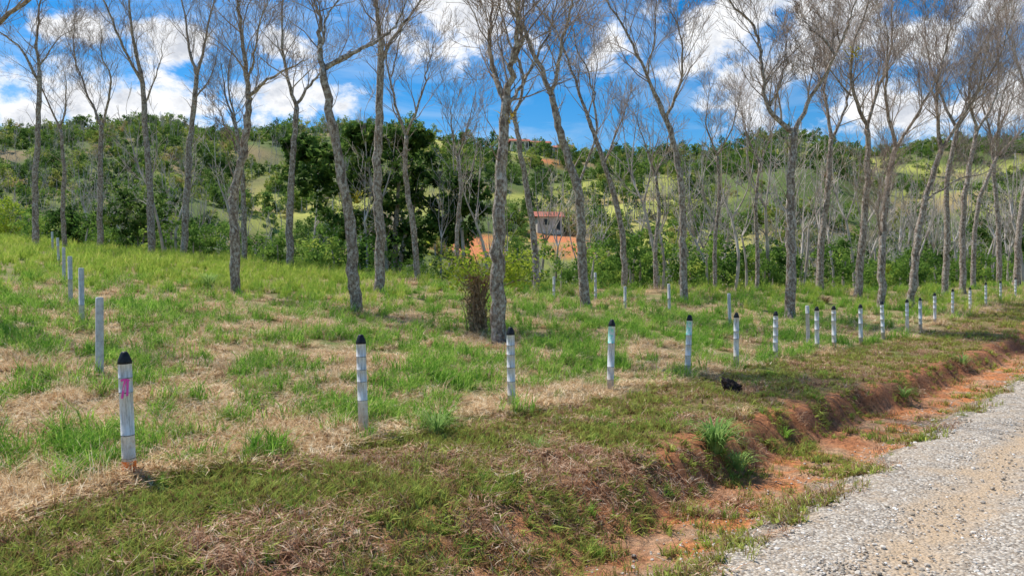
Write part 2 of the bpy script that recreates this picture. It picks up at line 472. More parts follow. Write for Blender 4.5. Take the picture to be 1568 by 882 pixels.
# ------------------------------------------------------------------ bare trees
TMIN = .005
def grow(mb, p, d, ln, r, lvl, mi_b, mi_t, up=.25, dens=1.0, wob=.17, maxl=3):
    seg = 5 if lvl < 2 else (3 if lvl == 2 else 2)
    pts = [p.copy()]; q = p.copy(); dd = d.copy()
    for i in range(seg):
        dd = (dd + Vector((R.gauss(0, wob), R.gauss(0, wob), R.gauss(0, wob * .7) + up * .22))).normalized()
        q = q + dd * (ln / seg); pts.append(q.copy())
    rad = [max(r * (1 - .8 * i / seg), TMIN) for i in range(seg + 1)]
    tube(mb, pts, rad, 6 if lvl == 0 else (4 if lvl == 1 else 3), mi_b if lvl == 0 else mi_t, False)
    if lvl < maxl: kids(mb, pts, rad, ln, lvl, mi_b, mi_t, up, dens, maxl=maxl)
def kids(mb, pts, rad, ln, lvl, mi_b, mi_t, up=.25, dens=1.0, t0=.2, cnt=None, maxl=3):
    n = cnt if cnt is not None else max(2, int(dens * [7, 8, 7][min(lvl, 2)] * R.uniform(.7, 1.3)))
    L = len(pts) - 1
    for i in range(n):
        t = lerp(t0, 1.0, (i + R.random()) / n) * L
        k = min(int(t), L - 1); f = t - k
        p = pts[k].lerp(pts[k + 1], f); tan = (pts[k + 1] - pts[k]).normalized()
        side = tan.orthogonal().normalized(); side = Matrix.Rotation(R.random() * 6.28, 3, tan) @ side
        a = R.uniform(.45, 1.1)
        d = (tan * math.cos(a) + side * math.sin(a) + Vector((0, 0, up))).normalized()
        l = ln * R.uniform(.32, .66) * (1.15 - .35 * t / L)
        r = lerp(rad[k], rad[k + 1], f) * R.uniform(.28, .48)
        grow(mb, p, d, l, max(r, TMIN), lvl + 1, mi_b, mi_t, up, dens, maxl=maxl)

def smoothpath(pts, n=4):
    out = []
    for i in range(len(pts) - 1):
        p0 = pts[max(i - 1, 0)]; p1 = pts[i]; p2 = pts[i + 1]; p3 = pts[min(i + 2, len(pts) - 1)]
        for k in range(n):
            t = k / n
            out.append(.5 * ((2 * p1) + (p2 - p0) * t + (2 * p0 - 5 * p1 + 4 * p2 - p3) * t * t + (3 * p1 - p0 - 3 * p2 + p3) * t ** 3))
    out.append(pts[-1].copy()); return out

def brom(mb, p, s, mi):
    for _ in range(34):
        q = p + Vector((R.gauss(0, s * .4), R.gauss(0, s * .35), R.gauss(0, s * .35)))
        a = R.random() * 6.28
        blade(mb, q, a, s, s * R.uniform(-.2, .7), 1.0, s * .22, mi, 2)

def hero(base, w, trunk, limbs, dens=1.0, broms=(), yy=None, lvl=3, lw=.42):
    bx, by = base
    if yy is None: X, Y, Z = hit(bx, by)
    else: Y = yy; X = (bx - 784) / F * Y; Z = height(X, Y)
    s = Y / F
    fz = CZ + (434 - by) * s - Z
    def W(p, dy=0): return Vector(((p[0] - bx) * s, dy, (by - p[1]) * s + fz))
    mb = MB(); mi = mb.mat(M_bark); mt = mb.mat(M_twig); my = mb.mat(M_yel)
    r = w * s * .5
    dy = R.uniform(-.3, .3)
    P = [Vector((0, 0, 0))] + [W(p, dy * (i + 1) / len(trunk) + R.uniform(-.05, .05)) for i, p in enumerate(trunk)]
    path = smoothpath(P, 7)
    for q in path[1:-1]:
        q.x += R.gauss(0, r * .12); q.y += R.gauss(0, r * .12)
    n = len(path)
    tr = [r * lerp(1, .60, i / (n - 1)) * R.uniform(.93, 1.07) for i in range(n)]
    path.insert(0, path[0] + Vector((0, 0, -.3))); tr.insert(0, r * 1.5); tr[1] = r * 1.35
    path.insert(2, path[1].lerp(path[2], .12)); tr.insert(2, r * 1.12)
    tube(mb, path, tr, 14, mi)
    kids(mb, path[8:], [q * .45 for q in tr[8:]], 2.4, 1, mi, mt, .3, .8 * dens, .4, int(8 * dens), lvl)
    for li, limb in enumerate(limbs):
        st = limb[0]
        q0 = min(path, key=lambda q: (q - W(st, q.y)).length)
        drift = R.uniform(-.28, .28) * ((len(limb)) * 60 * s)
        Q = [W(p, q0.y + drift * i / len(limb)) for i, p in enumerate(limb)]
        if limb[-1][1] <= 5:
            d = (Q[-1] - Q[-2]).normalized(); e = R.uniform(1.5, 2.6)
            d = (d + Vector((R.uniform(-.2, .2), R.uniform(-.3, .3), .25))).normalized()
            Q.append(Q[-1] + d * e)
        lp = smoothpath(Q, 5)
        for q in lp[1:]:
            q.x += R.gauss(0, r * .18); q.y += R.gauss(0, r * .18)
        rr = r * (lw * 1.15 if li == 0 else lw if li == 1 else lw * .6)
        lr = [max(rr * lerp(1.15, .2, (i / (len(lp) - 1)) ** .7), .008) for i in range(len(lp))]
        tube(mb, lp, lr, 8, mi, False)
        ln = sum((lp[i + 1] - lp[i]).length for i in range(len(lp) - 1))
        kids(mb, lp, lr, min(ln, 4.4), 0, mi, mt, .35, dens, .08, int((7 + ln * 2.0) * dens), lvl)
    for b in broms: brom(mb, W(b, -.12), 15 * s, my)
    ob = mb.build("bare_tree"); ob.location = (X, Y, Z)
    return ob

T = [
 ((765, 528), 24, [(762, 430), (765, 330), (770, 230), (775, 150)], [[(775, 155), (785, 100), (793, 50), (795, 0)], [(773, 158), (755, 110), (748, 50), (752, 0)], [(787, 100), (800, 60), (780, 20), (778, 0)], [(774, 170), (800, 130), (835, 60), (850, 0)]], .85, [(775, 185)]),
 ((545, 480), 19, [(540, 400), (533, 310), (512, 200), (497, 110)], [[(497, 112), (490, 60), (488, 20), (478, 0)], [(497, 110), (530, 85), (560, 65), (590, 40), (610, 0)], [(494, 80), (500, 40), (515, 0)]], .8, [(548, 305)]),
 ((581, 450), 16, [(581, 360), (578, 260), (581, 150), (583, 60)], [[(583, 60), (580, 20), (583, 0)], [(583, 100), (600, 60), (625, 20), (640, 0)]], .8, []),
 ((361, 448), 16, [(360, 370), (360, 300), (376, 230), (384, 155)], [[(384, 156), (380, 90), (378, 40), (378, 0)], [(384, 156), (402, 135), (440, 115), (475, 100)], [(382, 130), (395, 90), (410, 50), (430, 0)], [(372, 245), (350, 200), (335, 160)]], .85, []),
 ((444, 402), 12, [(444, 330), (449, 240), (455, 165)], [[(455, 165), (440, 110), (438, 60), (440, 0)], [(455, 165), (475, 130), (500, 105), (545, 80), (585, 50)], [(438, 100), (420, 60), (400, 20)]], .85, []),
 ((232, 385), 11, [(230, 290), (224, 200), (218, 110)], [[(218, 112), (214, 60), (217, 0)], [(220, 130), (200, 80), (180, 20), (182, 0)], [(222, 160), (250, 110), (262, 70)]], .85, []),
 ((281, 388), 11, [(285, 300), (291, 200), (300, 115)], [[(300, 115), (285, 70), (272, 0)], [(300, 115), (318, 60), (335, 0)], [(297, 150), (330, 120), (350, 60)]], .85, []),
 ((55, 378), 10, [(52, 300), (57, 200), (60, 110)], [[(60, 112), (57, 60), (65, 0)], [(60, 130), (40, 80), (20, 60), (0, 50)], [(60, 100), (85, 60), (110, 40)]], .9, []),
 ((153, 378), 9, [(154, 300), (155, 230), (158, 190)], [[(158, 192), (135, 150), (115, 100), (95, 55)], [(158, 192), (180, 130), (172, 95), (180, 60)], [(120, 110), (120, 60), (130, 20)]], 1.0, []),
 ((640, 418), 10, [(632, 340), (622, 270), (623, 210)], [[(623, 210), (605, 150), (595, 90), (590, 40)], [(623, 210), (648, 150), (660, 110), (672, 75)], [(600, 120), (615, 60), (620, 20)]], .9, []),
 ((897, 470), 16, [(890, 380), (884, 290), (858, 205), (845, 150)], [[(845, 150), (815, 80), (795, 30), (788, 0)], [(845, 150), (856, 90), (868, 40), (872, 0)], [(884, 290), (912, 200), (905, 130), (880, 60), (870, 0)]], .8, []),
 ((822, 432), 11, [(816, 350), (800, 250), (788, 180)], [[(788, 180), (800, 120), (780, 70), (760, 0)], [(788, 185), (765, 130), (740, 90)]], .8, []),
 ((957, 445), 10, [(950, 340), (925, 250), (900, 180)], [[(900, 180), (880, 120), (850, 40), (820, 0)], [(925, 250), (950, 190), (965, 150)], [(900, 180), (915, 100), (905, 50)]], .9, []),
 ((1047, 462), 12, [(1046, 380), (1044, 300), (1032, 220), (1010, 160)], [[(1010, 160), (985, 110), (955, 50), (920, 0)], [(1020, 185), (1040, 120), (1035, 60), (1015, 30)], [(990, 120), (1000, 60), (1000, 0)]], 1.0, []),
 ((1210, 487), 16, [(1210, 400), (1208, 300), (1212, 205)], [[(1212, 205), (1175, 170), (1165, 100), (1160, 50), (1122, 0)], [(1212, 205), (1240, 150), (1275, 90), (1300, 40), (1312, 0)], [(1175, 165), (1200, 110), (1205, 60)], [(1275, 90), (1250, 50), (1225, 25)]], 1.1, [(1303, 85)]),
 ((1255, 445), 11, [(1258, 370), (1266, 290), (1270, 215)], [[(1270, 215), (1262, 150), (1270, 90), (1280, 30)], [(1270, 215), (1300, 160), (1320, 100), (1330, 40)]], 1.1, []),
 ((1313, 455), 12, [(1320, 360), (1326, 270), (1323, 200)], [[(1323, 200), (1300, 150), (1290, 90), (1310, 20), (1310, 0)], [(1323, 200), (1345, 130), (1365, 70), (1370, 0)], [(1300, 150), (1265, 110), (1255, 80)]], 1.1, []),
 ((1350, 472), 12, [(1352, 380), (1362, 290), (1375, 225)], [[(1375, 225), (1355, 150), (1350, 90), (1340, 40)], [(1375, 225), (1410, 170), (1440, 110), (1455, 40)], [(1352, 370), (1340, 300), (1350, 240)]], 1.1, []),
 ((1394, 470), 12, [(1402, 390), (1415, 310), (1440, 230)], [[(1440, 230), (1430, 150), (1440, 80), (1450, 10)], [(1440, 230), (1480, 160), (1510, 100), (1530, 20)], [(1415, 310), (1470, 275), (1520, 262), (1568, 232)]], 1.1, []),
 ((1447, 452), 10, [(1450, 360), (1448, 280), (1460, 200)], [[(1460, 200), (1440, 140), (1425, 70), (1430, 10)], [(1460, 200), (1485, 130), (1490, 60), (1510, 10)]], 1.1, []),
 ((1474, 450), 10, [(1476, 360), (1482, 280), (1500, 200)], [[(1500, 200), (1480, 130), (1500, 60)], [(1500, 200), (1540, 140), (1550, 70), (1568, 20)]], 1.1, []),
 ((1490, 440), 8, [(1492, 360), (1500, 300), (1525, 240)], [[(1525, 240), (1520, 170), (1535, 90)], [(1525, 240), (1560, 200), (1590, 150)]], 1.0, []),
 ((1530, 430), 8, [(1528, 350), (1520, 280), (1515, 220)], [[(1515, 220), (1500, 150), (1510, 90)], [(1515, 220), (1545, 160), (1560, 110)]], 1.0, []),
 ((1557, 438), 10, [(1560, 350), (1575, 270), (1590, 200)], [[(1590, 200), (1570, 120), (1555, 60), (1550, 0)], [(1590, 200), (1620, 130), (1640, 50)]], 1.0, []),
 ((1005, 440), 7, [(1004, 380), (1010, 320), (1005, 270)], [[(1005, 270), (990, 220), (975, 170)], [(1005, 270), (1025, 220), (1030, 180)]], .9, []),
 ((1095, 442), 7, [(1095, 370), (1102, 300), (1098, 240)], [[(1098, 240), (1080, 190), (1085, 140)], [(1098, 240), (1120, 190), (1125, 140)]], .9, []),
 ((1160, 444), 7, [(1160, 380), (1158, 310), (1165, 250)], [[(1165, 250), (1150, 200), (1145, 150)], [(1165, 250), (1185, 200), (1190, 150)]], .9, []),
 ((700, 420), 7, [(700, 350), (705, 290), (700, 240)], [[(700, 240), (690, 190), (695, 150)], [(700, 240), (718, 190), (730, 140)]], .9, []),
 ((375, 396), 9, [(374, 330), (372, 260), (365, 200)], [[(365, 200), (345, 150), (330, 90)], [(365, 200), (350, 120), (360, 60)]], .9, []),
 ((100, 378), 7, [(97, 320), (100, 260), (95, 200)], [[(95, 200), (80, 150), (70, 110)], [(95, 200), (112, 150), (115, 110)]], .9, []),
]
for i, (b, w, tr, lb, dn, br) in enumerate(T):
    hero(b, w, tr, lb, dn, br)
hero((-75, 470), 20, [(-80, 350), (-75, 220), (-70, 120)], [[(-70, 120), (-20, 65), (30, 30), (75, 5), (120, -40)], [(-70, 120), (-90, 40), (-80, -60)]], .6, yy=15)

TMIN = .014
def farbare(h, forks, dens, ml=3):
    mb = MB(); mi = mb.mat(M_far)
    x = R.uniform(-.6, .6); p = [Vector((0, 0, -.5)), Vector((R.gauss(0, .15), R.gauss(0, .15), h * .22)), Vector((x, R.gauss(0, .3), h * .45))]
    pa = smoothpath(p, 3); r = h * .0105
    tube(mb, pa, [r * lerp(1.15, .7, i / (len(pa) - 1)) for i in range(len(pa))], 6, mi, False)
    for _ in range(forks):
        a = R.random() * 6.28; q = pa[-1]; sp = R.uniform(.1, .25) * h * .5
        P = [q, q + Vector((math.cos(a) * sp, math.sin(a) * sp, h * .2)), q + Vector((math.cos(a) * sp * 1.3 + R.gauss(0, .4), math.sin(a) * sp * 1.3, h * R.uniform(.4, .55)))]
        lp = smoothpath(P, 3); lr = [max(r * .6 * lerp(1, .2, i / (len(lp) - 1)), .015) for i in range(len(lp))]
        tube(mb, lp, lr, 5, mi, False)
        kids(mb, lp, lr, h * .36, 1, mi, mi, .4, dens, .1, int(8 * dens), ml)
    kids(mb, pa[2:], [r * .6] * len(pa[2:]), h * .26, 1, mi, mi, .4, dens, .2, 3, ml)
    return mb.build("t", link=False)
fb = [farbare(R.uniform(9, 12), R.choice((2, 3, 3)), .7) for _ in range(5)]
TMIN = .03
fb2 = [farbare(R.uniform(8, 11), 3, .7, 2) for _ in range(4)]
def inspot(x, y, m=1.0):
    for sx, sy, sz, r in spots:
        if math.hypot(x - sx, (y - sy) * .6) < r * m: return True
        if abs(x / y - sx / sy) * y < r * .8 and 0 < sy - y < 36: return True
    return False
P = []
for _ in range(360):
    k = R.uniform(-.84, .84)
    if k < .05 and R.random() < .4: continue
    y = R.uniform(38, 100); x = k * y
    if y < edge_y(x) + 3: continue
    P.append((x, y, height(x, y), R.gauss(0, .04), R.gauss(0, .04), R.random() * 6.28, R.uniform(.65, 1.0), R.randrange(5)))
scatter("valley_bare_trees", P, fb)
P = []
for _ in range(1300):
    y = math.sqrt(R.uniform(95 ** 2, 305 ** 2)); x = R.uniform(-.8, .8) * y
    if N(x * .015, y * .015, 60) < -.15 or inspot(x, y): continue
    P.append((x, y, height(x, y), R.gauss(0, .04), R.gauss(0, .04), R.random() * 6.28, R.uniform(.5, .85), R.randrange(4)))
scatter("hillside_bare_trees", P, fb2)

def crown(h, w, ncl, nl, size, mat, low=.25, asp=.6):
    mb = MB(); ml = mb.mat(mat); mk = mb.mat(M_far)
    tube(mb, [Vector((0, 0, -.5)), Vector((.1, 0, h * .3)), Vector((0, .1, h * .6))], [h * .03, h * .022, h * .012], 6, mk, False)
    for _ in range(ncl):
        a = R.random() * 6.28; rr = w * .5 * math.sqrt(R.random()); zz = R.uniform(low, 1)
        rr *= math.sqrt(max(.08, 1 - ((zz - .5) / .56) ** 2))
        c = Vector((rr * math.cos(a), rr * math.sin(a), h * zz)); cr = w * R.uniform(.09, .17)
        for _ in range(nl):
            d = Vector((R.gauss(0, 1), R.gauss(0, 1), R.gauss(0, .75))).normalized() * cr * R.uniform(.45, 1.05)
            leaf(mb, c + d, size, ml, 1.0, asp)
    return mb.build("t", smooth=False, link=False)
hs = [crown(R.uniform(4.5, 7), R.uniform(5, 7.5), 20, 22, .68, M_hill, .15) for _ in range(5)]
P = []
for _ in range(3900):
    y = math.sqrt(R.uniform(68 ** 2, 325 ** 2)); x = R.uniform(-.8, .8) * y
    if inspot(x, y): continue
    c = N(x * .012, y * .02, 70) + .4 * N(x * .05, y * .05, 71)
    if c > .16 and R.random() < .85 and y < 290: continue
    P.append((x, y, height(x, y) - .5, 0, 0, R.random() * 6.28, R.uniform(.3, .95) * (R.uniform(.8, 1.5) if y > 285 else 1), R.randrange(5)))
scatter("hillside_forest", P, hs)
bs = [crown(R.uniform(2.4, 3.2), R.uniform(2.6, 3.8), 20, 34, .24, M_bush, .05, .5) for _ in range(5)]
P = []
for _ in range(850):
    k = R.uniform(-.84, .84); y = R.uniform(36, 95); x = k * y
    if y < edge_y(x) + 4 or inspot(x, y, .8): continue
    P.append((x, y, height(x, y) - .2, 0, 0, R.random() * 6.28, R.uniform(.45, 1.2), R.randrange(5)))
scatter("undergrowth_bushes", P, bs)
TMIN = .006

# ------------------------------------------------------------------ big dark leafy tree
def leafy(name, cx, yd, clumps, per, size, mat, trunks, asp=.45):
    x0 = cx; z0 = height(x0, yd)
    mb = MB(); ml = mb.mat(mat); mk = mb.mat(M_bark)
    for tx, r in trunks:
        top = Vector((tx * 2.2, R.uniform(-.5, .5), clumps[0][2] * .9))
        lp = smoothpath([Vector((tx * .3, 0, -.4)), Vector((tx, R.uniform(-.3, .3), top.z * .5)), top], 4)
        lr = [r * lerp(1.1, .4, i / (len(lp) - 1)) for i in range(len(lp))]
        tube(mb, lp, lr, 8, mk, False); kids(mb, lp, lr, 4, 0, mk, mk, .2, .8, .4, 6, 2)
    for c in clumps:
        for _ in range(int(per)):
            d = Vector((R.gauss(0, 1), R.gauss(0, 1), R.gauss(0, 1))).normalized() * R.uniform(.5, 1.0)
            cc = Vector((c[0] + d.x * c[3], c[1] + d.y * c[4], c[2] + d.z * c[5]))
            rr = R.uniform(.3, .7) * (c[5] / 2.4) ** .5
            for _ in range(28):
                e = Vector((R.gauss(0, 1), R.gauss(0, 1), R.gauss(0, .7))).normalized() * rr * R.uniform(.5, 1.05)
                leaf(mb, cc + e, size, ml, .8, asp)
    ob = mb.build(name, smooth=False); ob.location = (x0, yd, z0); return ob
yd = 44.0; s = yd / F; gx = (600 - 784) * s; gz = height(gx, yd)
def C(px, py, rx, rz): return ((px - 600) * s, R.uniform(-.8, .8), CZ + (434 - py) * s - gz, rx * s, rx * s * .7, rz * s)
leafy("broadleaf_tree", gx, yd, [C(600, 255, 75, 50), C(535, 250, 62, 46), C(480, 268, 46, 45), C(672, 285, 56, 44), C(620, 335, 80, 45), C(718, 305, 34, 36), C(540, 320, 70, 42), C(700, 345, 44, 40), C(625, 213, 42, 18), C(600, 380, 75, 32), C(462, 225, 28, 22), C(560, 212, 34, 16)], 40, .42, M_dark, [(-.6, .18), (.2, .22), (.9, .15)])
def shrub_at(name, px, yy, w, h, mat, n=3, size=.3, per=26):
    s = yy / F; x = (px - 784) * s; g = height(x, yy)
    cl = [(R.uniform(-w * .3, w * .3), R.uniform(-.5, .5), h * R.uniform(.4, .7), w * .35, w * .3, h * .33) for _ in range(n)]
    leafy(name, x, yy, cl, per, size, mat, [(.2, .08), (-.2, .07)])
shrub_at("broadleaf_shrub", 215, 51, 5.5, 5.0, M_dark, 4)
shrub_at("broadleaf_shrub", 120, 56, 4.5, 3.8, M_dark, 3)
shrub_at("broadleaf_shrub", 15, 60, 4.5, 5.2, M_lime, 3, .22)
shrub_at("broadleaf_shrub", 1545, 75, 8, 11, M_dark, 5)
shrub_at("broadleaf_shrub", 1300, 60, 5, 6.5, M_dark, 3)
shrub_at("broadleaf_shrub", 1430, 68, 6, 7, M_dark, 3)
shrub_at("broadleaf_shrub", 960, 50, 4, 3.5, M_bush, 3)
shrub_at("broadleaf_shrub", 1060, 52, 5, 3.5, M_dark, 3)

# yellow-green sapling with dead vines
X, Y, Z = hit(735, 512)
mb = MB(); mk = mb.mat(M_brown); ml = mb.mat(M_lime)
for i in range(90):
    x0 = R.gauss(0, .10); y0 = R.gauss(0, .1); l = R.uniform(.6, 1.45)
    p = [Vector((x0, y0, -.05)), Vector((x0 + R.gauss(-.05, .06), y0 + R.gauss(0, .06), l * .5)), Vector((x0 + R.gauss(-.12, .14), y0 + R.gauss(0, .12), l))]
    lp = smoothpath(p, 3); tube(mb, lp, [.012, .011, .01, .009, .008, .007, .005], 4, mk, False)
for i in range(1300):
    h_ = R.uniform(.05, 1.4)
    leaf(mb, Vector((R.gauss(-.1 * h_, .13), R.gauss(0, .13), h_)), .1, mk, 0, .3)
for i in range(14):
    a = R.random() * 6.28; e = Vector((math.cos(a) * R.uniform(.4, 1.4) + .05, math.sin(a) * .8, R.uniform(1.35, 1.9)))
    lp = smoothpath([Vector((0, 0, 0)), Vector((e.x * .2, e.y * .2, e.z * .7)), e], 4)
    lr = [lerp(.03, .008, k / (len(lp) - 1)) for k in range(len(lp))]
    tube(mb, lp, lr, 5, mk, False); kids(mb, lp, lr, 1.0, 1, mk, mk, .1, .8, .4, 5, 2)
    for _ in range(100):
        t = R.uniform(.8, 1.08); q = e * t + Vector((R.gauss(0, .26), R.gauss(0, .24), R.gauss(0, .11)))
        leaf(mb, q, .11, ml, 1.2, .55)
ob = mb.build("sapling", smooth=False); ob.location = (X, Y, Z)

# ------------------------------------------------------------------ grass clumps by the verge
def clump(px, py, rad, h, n, mat, w=.016):
    X, Y, Z = hit(px, py); mb = MB(); mi = mb.mat(mat)
    for i in range(n):
        a = R.random() * 6.28; r = .07 * math.sqrt(R.random()); hh = h * R.uniform(.45, 1.1); ln = rad * R.uniform(.3, 1.2)
        b = len(mb.v); wd = w * R.uniform(.6, 1.2)
        dx, dy = math.cos(a), math.sin(a)
        for k in range(6):
            t = k / 5; o = r + ln * t ** 1.4; z = hh * (1.9 * t - 1.25 * t * t) / .72
            ww = wd * (1 - t ** 2 * .95)
            mb.v.append((dx * o + dy * ww / 2, dy * o - dx * ww / 2, z - .02)); mb.v.append((dx * o - dy * ww / 2, dy * o + dx * ww / 2, z - .02))
        for k in range(5): mb.face((b + 2 * k, b + 2 * k + 1, b + 2 * k + 3, b + 2 * k + 2), mi)
    ob = mb.build("grass_clump"); ob.location = (X, Y, Z)
clump(668, 662, .40, .26, 130, M_clump, .014)
clump(1095, 692, .42, .34, 170, M_clump, .022)
clump(1130, 717, .3, .22, 90, M_clump, .02)
clump(1135, 640, .25, .2, 60, M_straw, .01)
clump(275, 712, .22, .13, 70, M_green, .02)
clump(325, 792, .16, .06, 110, M_lush, .01)
clump(1090, 838, .12, .06, 60, M_lush, .01)
clump(120, 700, .28, .17, 70, M_green, .018)
clump(820, 690, .25, .16, 60, M_clump, .006)
clump(320, 445, .7, .55, 130, M_clump, .03)
clump(900, 650, .2, .12, 50, M_straw, .006)
clump(440, 668, .30, .12, 160, M_straw, .008)
clump(240, 690, .30, .12, 160, M_straw, .008)
clump(1265, 465, .7, .35, 110, M_brown, .02)
clump(1475, 560, .4, .26, 80, M_clump, .02)
clump(1385, 612, .3, .18, 70, M_clump, .016)
clump(1200, 668, .2, .12, 60, M_green, .012)

# ------------------------------------------------------------------ fence posts
def postmat():
    def f(nt, tc):
        sp = nt.nodes.new('ShaderNodeSeparateXYZ'); nt.links.new(tc.outputs['Object'], sp.inputs[0])
        n = nz(nt, tc.outputs['Object'], 18, 6, .7)
        mp = nt.nodes.new('ShaderNodeMapping'); mp.inputs['Scale'].default_value = (34, 34, 4)
        nt.links.new(tc.outputs['Object'], mp.inputs[0]); st = nz(nt, mp.outputs[0], 1, 5, .75)
        c = ramp(nt, st, [(.34, (.40, .38, .35)), (.47, (.74, .73, .71)), (.62, (.93, .93, .92))])
        dirt = mth(nt, 'ADD', mth(nt, 'MULTIPLY_ADD', sp.outputs[2], -3.4, 1.2), mth(nt, 'MULTIPLY_ADD', n, 2.2, -1.1), clamp=True)
        return mixc(nt, dirt, c, (.54, .42, .30))
    return pbr("weathered_white_post", f, .7, lambda nt, tc: nz(nt, tc.outputs['Object'], 40, 4), .008, .5)
M_post = postmat()
M_greyp = pbr("grey_concrete_post", lambda nt, tc: ramp(nt, nz(nt, tc.outputs['Object'], 15, 5), [(.3, (.46, .44, .42)), (.7, (.76, .74, .72))]), .85)
M_black = pbr("black_post_tip", lambda nt, tc: ramp(nt, nz(nt, tc.outputs['Object'], 20, 4), [(.3, (.01, .01, .012)), (.7, (.04, .04, .045))]), .45)
M_band = pbr("dark_joint", lambda nt, tc: ramp(nt, nz(nt, tc.outputs['Object'], 22, 3), [(.42, (.08, .07, .06)), (.6, (.45, .43, .4))]), .8)
M_pink = pbr("pink_marking_paint", lambda nt, tc: (1.0, .12, .50), .5)
M_teal = pbr("teal_marking_paint", lambda nt, tc: ramp(nt, nz(nt, tc.outputs['Object'], 30, 3), [(.42, (.30, .85, .66)), (.58, (.84, .90, .87))]), .6)
M_or = pbr("orange_marking_paint", lambda nt, tc: ramp(nt, nz(nt, tc.outputs['Object'], 25, 3), [(.52, (1.0, .22, .03)), (.62, (.75, .45, .28))]), .6)

def post(x, y, h=1.1, r=.052, cap=True, lean=(0, 0), marks=None):
    z = height(x, y); mb = MB()
    a = mb.mat(M_post if cap else M_greyp); k = mb.mat(M_black); bd = mb.mat(M_band); tl = mb.mat(M_teal); og = mb.mat(M_or); pk = mb.mat(M_pink)
    n = 20; prof = [(-.25, r * 1.04, a)]
    joints = [h * q * R.uniform(.96, 1.04) for q in (.16, .33, .50, .66, .80)]
    capz = h * .905
    prof.append((0.0, r * 1.04, og if marks == 'pink' else a))
    if marks == 'pink': prof.append((.15, r * 1.03, a))
    for j in joints:
        if R.random() < (.7 if not cap else .15): continue
        t = R.uniform(.002, .0035)
        prof += [(j - t - .001, r * 1.0, bd), (j - t, r * 1.02, bd), (j + t, r * 1.02, bd), (j + t + .001, r * 1.0, a)]
    if cap:
        prof += [(capz - .002, r * 1.0, k), (capz, r * 1.05, k), (capz + h * .02, r * 1.04, k), (capz + h * .055, r * .80, k), (h - .012, r * .55, k), (h, r * .40, k)]
    else: prof += [(h - .02, r, a), (h - .005, r * .93, a), (h, r * .75, a)]
    for (zq, rq, m) in prof:
        w = 1 + .03 * N(zq * 6, x, y)
        for i in range(n):
            an = 2 * math.pi * i / n
            f = w * (1 + .06 * math.cos(4 * an))
            mb.v.append((rq * f * math.cos(an), rq * f * math.sin(an), zq))
    for j in range(len(prof) - 1):
        for i in range(n):
            i2 = (i + 1) % n
            m = prof[j][2]
            if marks == 'teal' and m == a and prof[j][0] > h * .6 and 9 <= i <= 16: m = tl
            mb.face((j * n + i, j * n + i2, (j + 1) * n + i2, (j + 1) * n + i), m)
    mb.face(tuple((len(prof) - 1) * n + i for i in range(n)), prof[-1][2])
    if marks == 'pink':
        for (x0, z0, x1, z1) in ((-.030, .70, .002, .865), (.002, .865, .034, .85), (.022, .86, .012, .72), (-.034, .855, .0, .865)):
            b = len(mb.v); d = Vector((x1 - x0, 0, z1 - z0)).normalized(); nx, nzz = -d.z * .009, d.x * .009
            for (px_, pz_) in ((x0 + nx, z0 + nzz), (x1 + nx, z1 + nzz), (x1 - nx, z1 - nzz), (x0 - nx, z0 - nzz)):
                ang = math.acos(max(-1, min(1, px_ / (r * 1.09)))); f = 1 + .06 * math.cos(4 * ang)
                mb.v.append((px_, -math.sin(ang) * r * f * 1.04 - .004, pz_))
            mb.face((b, b + 1, b + 2, b + 3), pk)
    ob = mb.build("fence_post"); ob.location = (x, y, z)
    ob.rotation_euler = (lean[0], lean[1], R.uniform(-.2, .2) if marks != 'pink' else .42)
    return ob
for i, (x, y) in enumerate(posts_xy):
    post(x, y, 1.1 * R.uniform(.96, 1.04) if i > 2 else 1.1, .052, True, (R.gauss(0, .02), -.035 if i < 2 else R.gauss(0, .025)), 'pink' if i == 0 else 'teal' if i in (3, 4) else None)
for px, py, h in ((152, 577, 1.1), (125, 497, 1.12), (108, 463, 1.1), (98, 432, 1.1), (90, 405, 1.1), (81, 388, 1.1), (1025, 480, 1.05), (1118, 500, 1.05), (957, 472, .8), (912, 460, 1.1), (848, 458, .9), (1238, 530, 1.1)):
    X, Y, Z = hit(px, py); post(X, Y, h, .05, False, (R.gauss(0, .02), R.gauss(-.02, .02)))

# charred stump on the verge
X, Y, Z = hit(1122, 600)
bm = bmesh.new(); bmesh.ops.create_icosphere(bm, subdivisions=4, radius=1)
for v in bm.verts:
    c = v.co.copy(); v.co *= 1 + .6 * noise.noise(c * 1.6) + .35 * noise.noise(c * 5)
    v.co = Vector((v.co.x * .17, v.co.y * .12, v.co.z * .12 + .05 - v.co.x * .06))
me = bpy.data.meshes.new("charred_stump"); bm.to_mesh(me); bm.free(); me.materials.append(M_char)
o = bpy.data.objects.new("charred_stump", me); o.location = (X, Y, Z); o.rotation_euler = (0, .2, -.4); sc.collection.objects.link(o)

